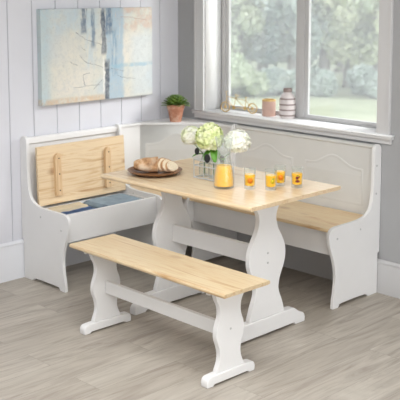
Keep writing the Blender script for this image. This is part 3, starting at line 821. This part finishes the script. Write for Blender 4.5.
for q in ((-.094, .136), (-.008, .112)):
    bm = bmesh.new(); tube(bm, [(q[0]+.010, -.016, q[1]), (q[0]+.001, -.012, q[1]+.002), (q[0], 0, q[1]), (q[0]+.001, .012, q[1]+.002), (q[0]+.010, .016, q[1])], .0013, 6)
    if q[0] > -.05: tube(bm, [(q[0], 0, q[1]), (-.018, 0, .096)], .0013, 6)
    finish('handlebar', bm, M['gold'], bk)
for q in (pA, pB):
    bm = bmesh.new(); disc(bm, q, .012, (0, 1, 0), .002, 20); tube(bm, [(q[0], -.004, q[2]), (q[0]+.006, -.006, q[2]-.012), (q[0]+.006, -.014, q[2]-.012)], .001, 6)
    tube(bm, [(q[0], .004, q[2]), (q[0]-.006, .006, q[2]+.012), (q[0]-.006, .014, q[2]+.012)], .001, 6)
    finish('chainring', bm, M['gold'], bk)

# ---------------------------------------------------------------- garden beyond the window
GZ = -1.6
def grass_mat():
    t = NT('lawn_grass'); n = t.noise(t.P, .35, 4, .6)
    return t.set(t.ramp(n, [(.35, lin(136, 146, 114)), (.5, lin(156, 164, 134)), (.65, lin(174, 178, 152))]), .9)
bm = bmesh.new(); box(bm, -60, 30, .8, 75, GZ-.1, GZ); o = struct(finish('ground', bm, grass_mat(), smooth=False))
def treemat(name, a, b):
    t = NT(name); n = t.noise(t.P, .9, 4, .6)
    return t.set(t.ramp(n, [(.35, lin(*a)), (.65, lin(*b))]), .9)
TM = [treemat('hazed_green_foliage', (168, 184, 150), (204, 212, 184)), treemat('hazed_grey_green_foliage', (152, 168, 156), (186, 198, 188)), treemat('hazed_yellow_green_foliage', (182, 194, 152), (212, 216, 182))]  # foliage colours paled to carry the overexposed, hazy daylight
TRUNK = treemat('hazed_bark', (138, 134, 126), (166, 160, 150))  # bark paled along with the foliage
def leaves(name, blobs, per, m, o, size, seed):
    rnd = random.Random(seed); V = []; F = []
    for c, br in blobs:
        for k in range(per):
            d = Vector((rnd.gauss(0, 1), rnd.gauss(0, 1), rnd.gauss(0, 1))).normalized(); p_ = c+d*br*rnd.uniform(.35, 1.08)
            if p_.z < .02: p_.z = .02+rnd.random()*.2
            u = Vector((rnd.gauss(0, 1), rnd.gauss(0, 1), rnd.gauss(0, 1))).normalized(); w_ = u.orthogonal().normalized(); s_ = rnd.uniform(*size)
            b = len(V); V += [p_-u*s_, p_-w_*s_*.6, p_+u*s_, p_+w_*s_*.6]; F.append((b, b+1, b+2, b+3))
    me = bpy.data.meshes.new(name); me.from_pydata(V, [], F); ob = bpy.data.objects.new(name, me); COL.objects.link(ob); me.materials.append(m); ob.parent = o
def tree(x, y_, h, r, lab, mi, seed, bush=False, low=.16):
    rnd = random.Random(seed)
    o = thing('tree' if not bush else 'shrub', lab, 'tree' if not bush else 'shrub', (x, y_, GZ), 0, 'trees beyond the lawn' if not bush else 'shrubs at the lawn edge')
    if bush:
        blobs = [(Vector((rnd.uniform(-.75, .75)*r, rnd.uniform(-.5, .5)*r, h*rnd.uniform(.2, .72))), r*rnd.uniform(.26, .42)) for k in range(12)]
        leaves('leaves', blobs, 420, TM[mi], o, (.05, .10), seed); return
    bm = bmesh.new(); tube(bm, [(0, 0, -.05), (.1, 0, h*.25), (-.1, .1, h*.5), (0, 0, h*.8)], [.20, .16, .12, .05], 10)
    for k in range(7):
        a = rnd.uniform(0, 2*PI); z = h*rnd.uniform(.25, .6); tube(bm, [(0, 0, z), (math.cos(a)*r*.4, math.sin(a)*r*.4, z+h*.12), (math.cos(a)*r*.75, math.sin(a)*r*.75, z+h*.2)], [.1, .06, .03], 6)
    finish('trunk', bm, TRUNK, o); blobs = []
    for k in range(34):
        a = rnd.uniform(0, 2*PI); q = rnd.uniform(0, 1)**.5; z = rnd.uniform(low, .95)
        env = math.sin(PI*min(1, max(.08, (z-low+.12)/(1.1-low))))**.6
        blobs.append((Vector((math.cos(a)*q*r*env*.85, math.sin(a)*q*r*env*.85, z*h)), r*rnd.uniform(.18, .34)))
    leaves('foliage', blobs, 260, TM[mi], o, (.06, .12), seed+1)
# positions by direction seen through the window: (distance from camera, angle left of +y)
def gpos(dist, px):
    yaw_ = math.radians(45.4463)-math.atan((px-200)/943.05); return (4.7-math.sin(yaw_)*dist, -4.42+math.cos(yaw_)*dist)
TREES = [(31, 236, 7.0, 2.0, 0, 'pale green tree beyond the lawn, leftmost in the left window pane'), (31.5, 262, 6.2, 1.9, 1, 'grey green tree beyond the lawn, in the middle of the left pane'),
         (31, 292, 7.0, 1.9, 1, 'grey green tree beyond the lawn, beside the window mullion'), (31, 324, 7.2, 2.0, 2, 'yellow green tree beyond the lawn, left in the right pane'),
         (31.5, 349, 7.6, 2.0, 0, 'pale green tree beyond the lawn, in the middle of the right pane'), (31, 376, 6.6, 1.9, 2, 'yellow green tree beyond the lawn, at the right edge of the right pane'),
         (37, 246, 5.6, 2.4, 1, 'grey green tree standing behind the others in the left pane'), (37, 306, 5.4, 2.3, 1, 'grey green tree standing behind the others near the mullion'), (37, 340, 6.0, 2.4, 1, 'grey green tree standing behind the others in the right pane'),]
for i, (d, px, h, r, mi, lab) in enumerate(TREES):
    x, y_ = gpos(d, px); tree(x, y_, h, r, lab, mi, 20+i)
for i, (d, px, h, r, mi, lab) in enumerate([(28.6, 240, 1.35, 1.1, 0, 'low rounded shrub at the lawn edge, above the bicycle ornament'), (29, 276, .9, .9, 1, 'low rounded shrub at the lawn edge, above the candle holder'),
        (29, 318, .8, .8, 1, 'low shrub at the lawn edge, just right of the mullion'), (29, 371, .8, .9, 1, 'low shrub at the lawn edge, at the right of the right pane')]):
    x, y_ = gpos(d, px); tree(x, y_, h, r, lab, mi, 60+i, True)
# thin haze volume added to wash out the garden view
bm = bmesh.new(); box(bm, -60, 30, 1.5, 75, GZ, 12)
hz = finish('veil_haze', bm, [], smooth=False)
hm = bpy.data.materials.new('haze'); hm.use_nodes = True; q = hm.node_tree; q.nodes.clear(); oo = q.nodes.new('ShaderNodeOutputMaterial'); vv = q.nodes.new('ShaderNodeVolumePrincipled')
vv.inputs['Color'].default_value = (.97, .985, 1, 1); vv.inputs['Density'].default_value = .022; vv.inputs['Anisotropy'].default_value = .2; q.links.new(vv.outputs[0], oo.inputs['Volume'])
hz.data.materials.append(hm); tag(hz, 'added pale haze volume washing out the lawn and trees outside the window', 'haze'); hz['kind'] = 'stuff'

# ---------------------------------------------------------------- light and camera
wd = bpy.data.worlds.new('sky'); sc.world = wd; wd.use_nodes = True; nt = wd.node_tree
bg = nt.nodes['Background']; bg.inputs[0].default_value = (.965, .98, 1.0, 1); bg.inputs[1].default_value = 2.35
def light(name, kind, loc, rot, e, col=(1, 1, 1), **kw):
    l = bpy.data.lights.new(name, kind); l.energy = e; l.color = col
    for k, v_ in kw.items(): setattr(l, k, v_)
    o = bpy.data.objects.new(name, l); COL.objects.link(o); o.location = loc
    o.rotation_euler = Vector(rot).to_track_quat('-Z', 'Y').to_euler(); return o
light('sun', 'SUN', (3, 3, 4), (-.64, -.60, -.45), 2.9, (1, .99, .98), angle=math.radians(20))
light('side_fill', 'AREA', (6.9, -2.0, 1.45), (-1, .12, -.12), 24, (.975, .985, 1), shape='RECTANGLE', size=3.6, size_y=1.6)  # unseen soft area lamp, added to give the light a direction
light('overhead_fill', 'AREA', (2.8, -2.95, 2.43), (0, 0, -1), 86, (.97, .985, 1), shape='SQUARE', size=2.6)  # broad unseen area lamp, added overhead to brighten upward surfaces
cam = bpy.data.cameras.new('camera'); co = bpy.data.objects.new('camera', cam); COL.objects.link(co); sc.camera = co
co.location = (4.7019, -4.4182, 1.7544)
co.rotation_euler = (math.radians(90-7.1809), 0, math.radians(45.4463))
cam.sensor_width = 36; cam.lens = 943.05/400*36; cam.shift_y = -96.27/400
cam.dof.use_dof = True; cam.dof.focus_distance = 4.6; cam.dof.aperture_fstop = 5.0
cam.clip_end = 300
vs = sc.view_settings; vs.view_transform = 'Standard'; vs.look = 'None'; vs.exposure = .36; vs.gamma = 1; vs.use_curve_mapping = False
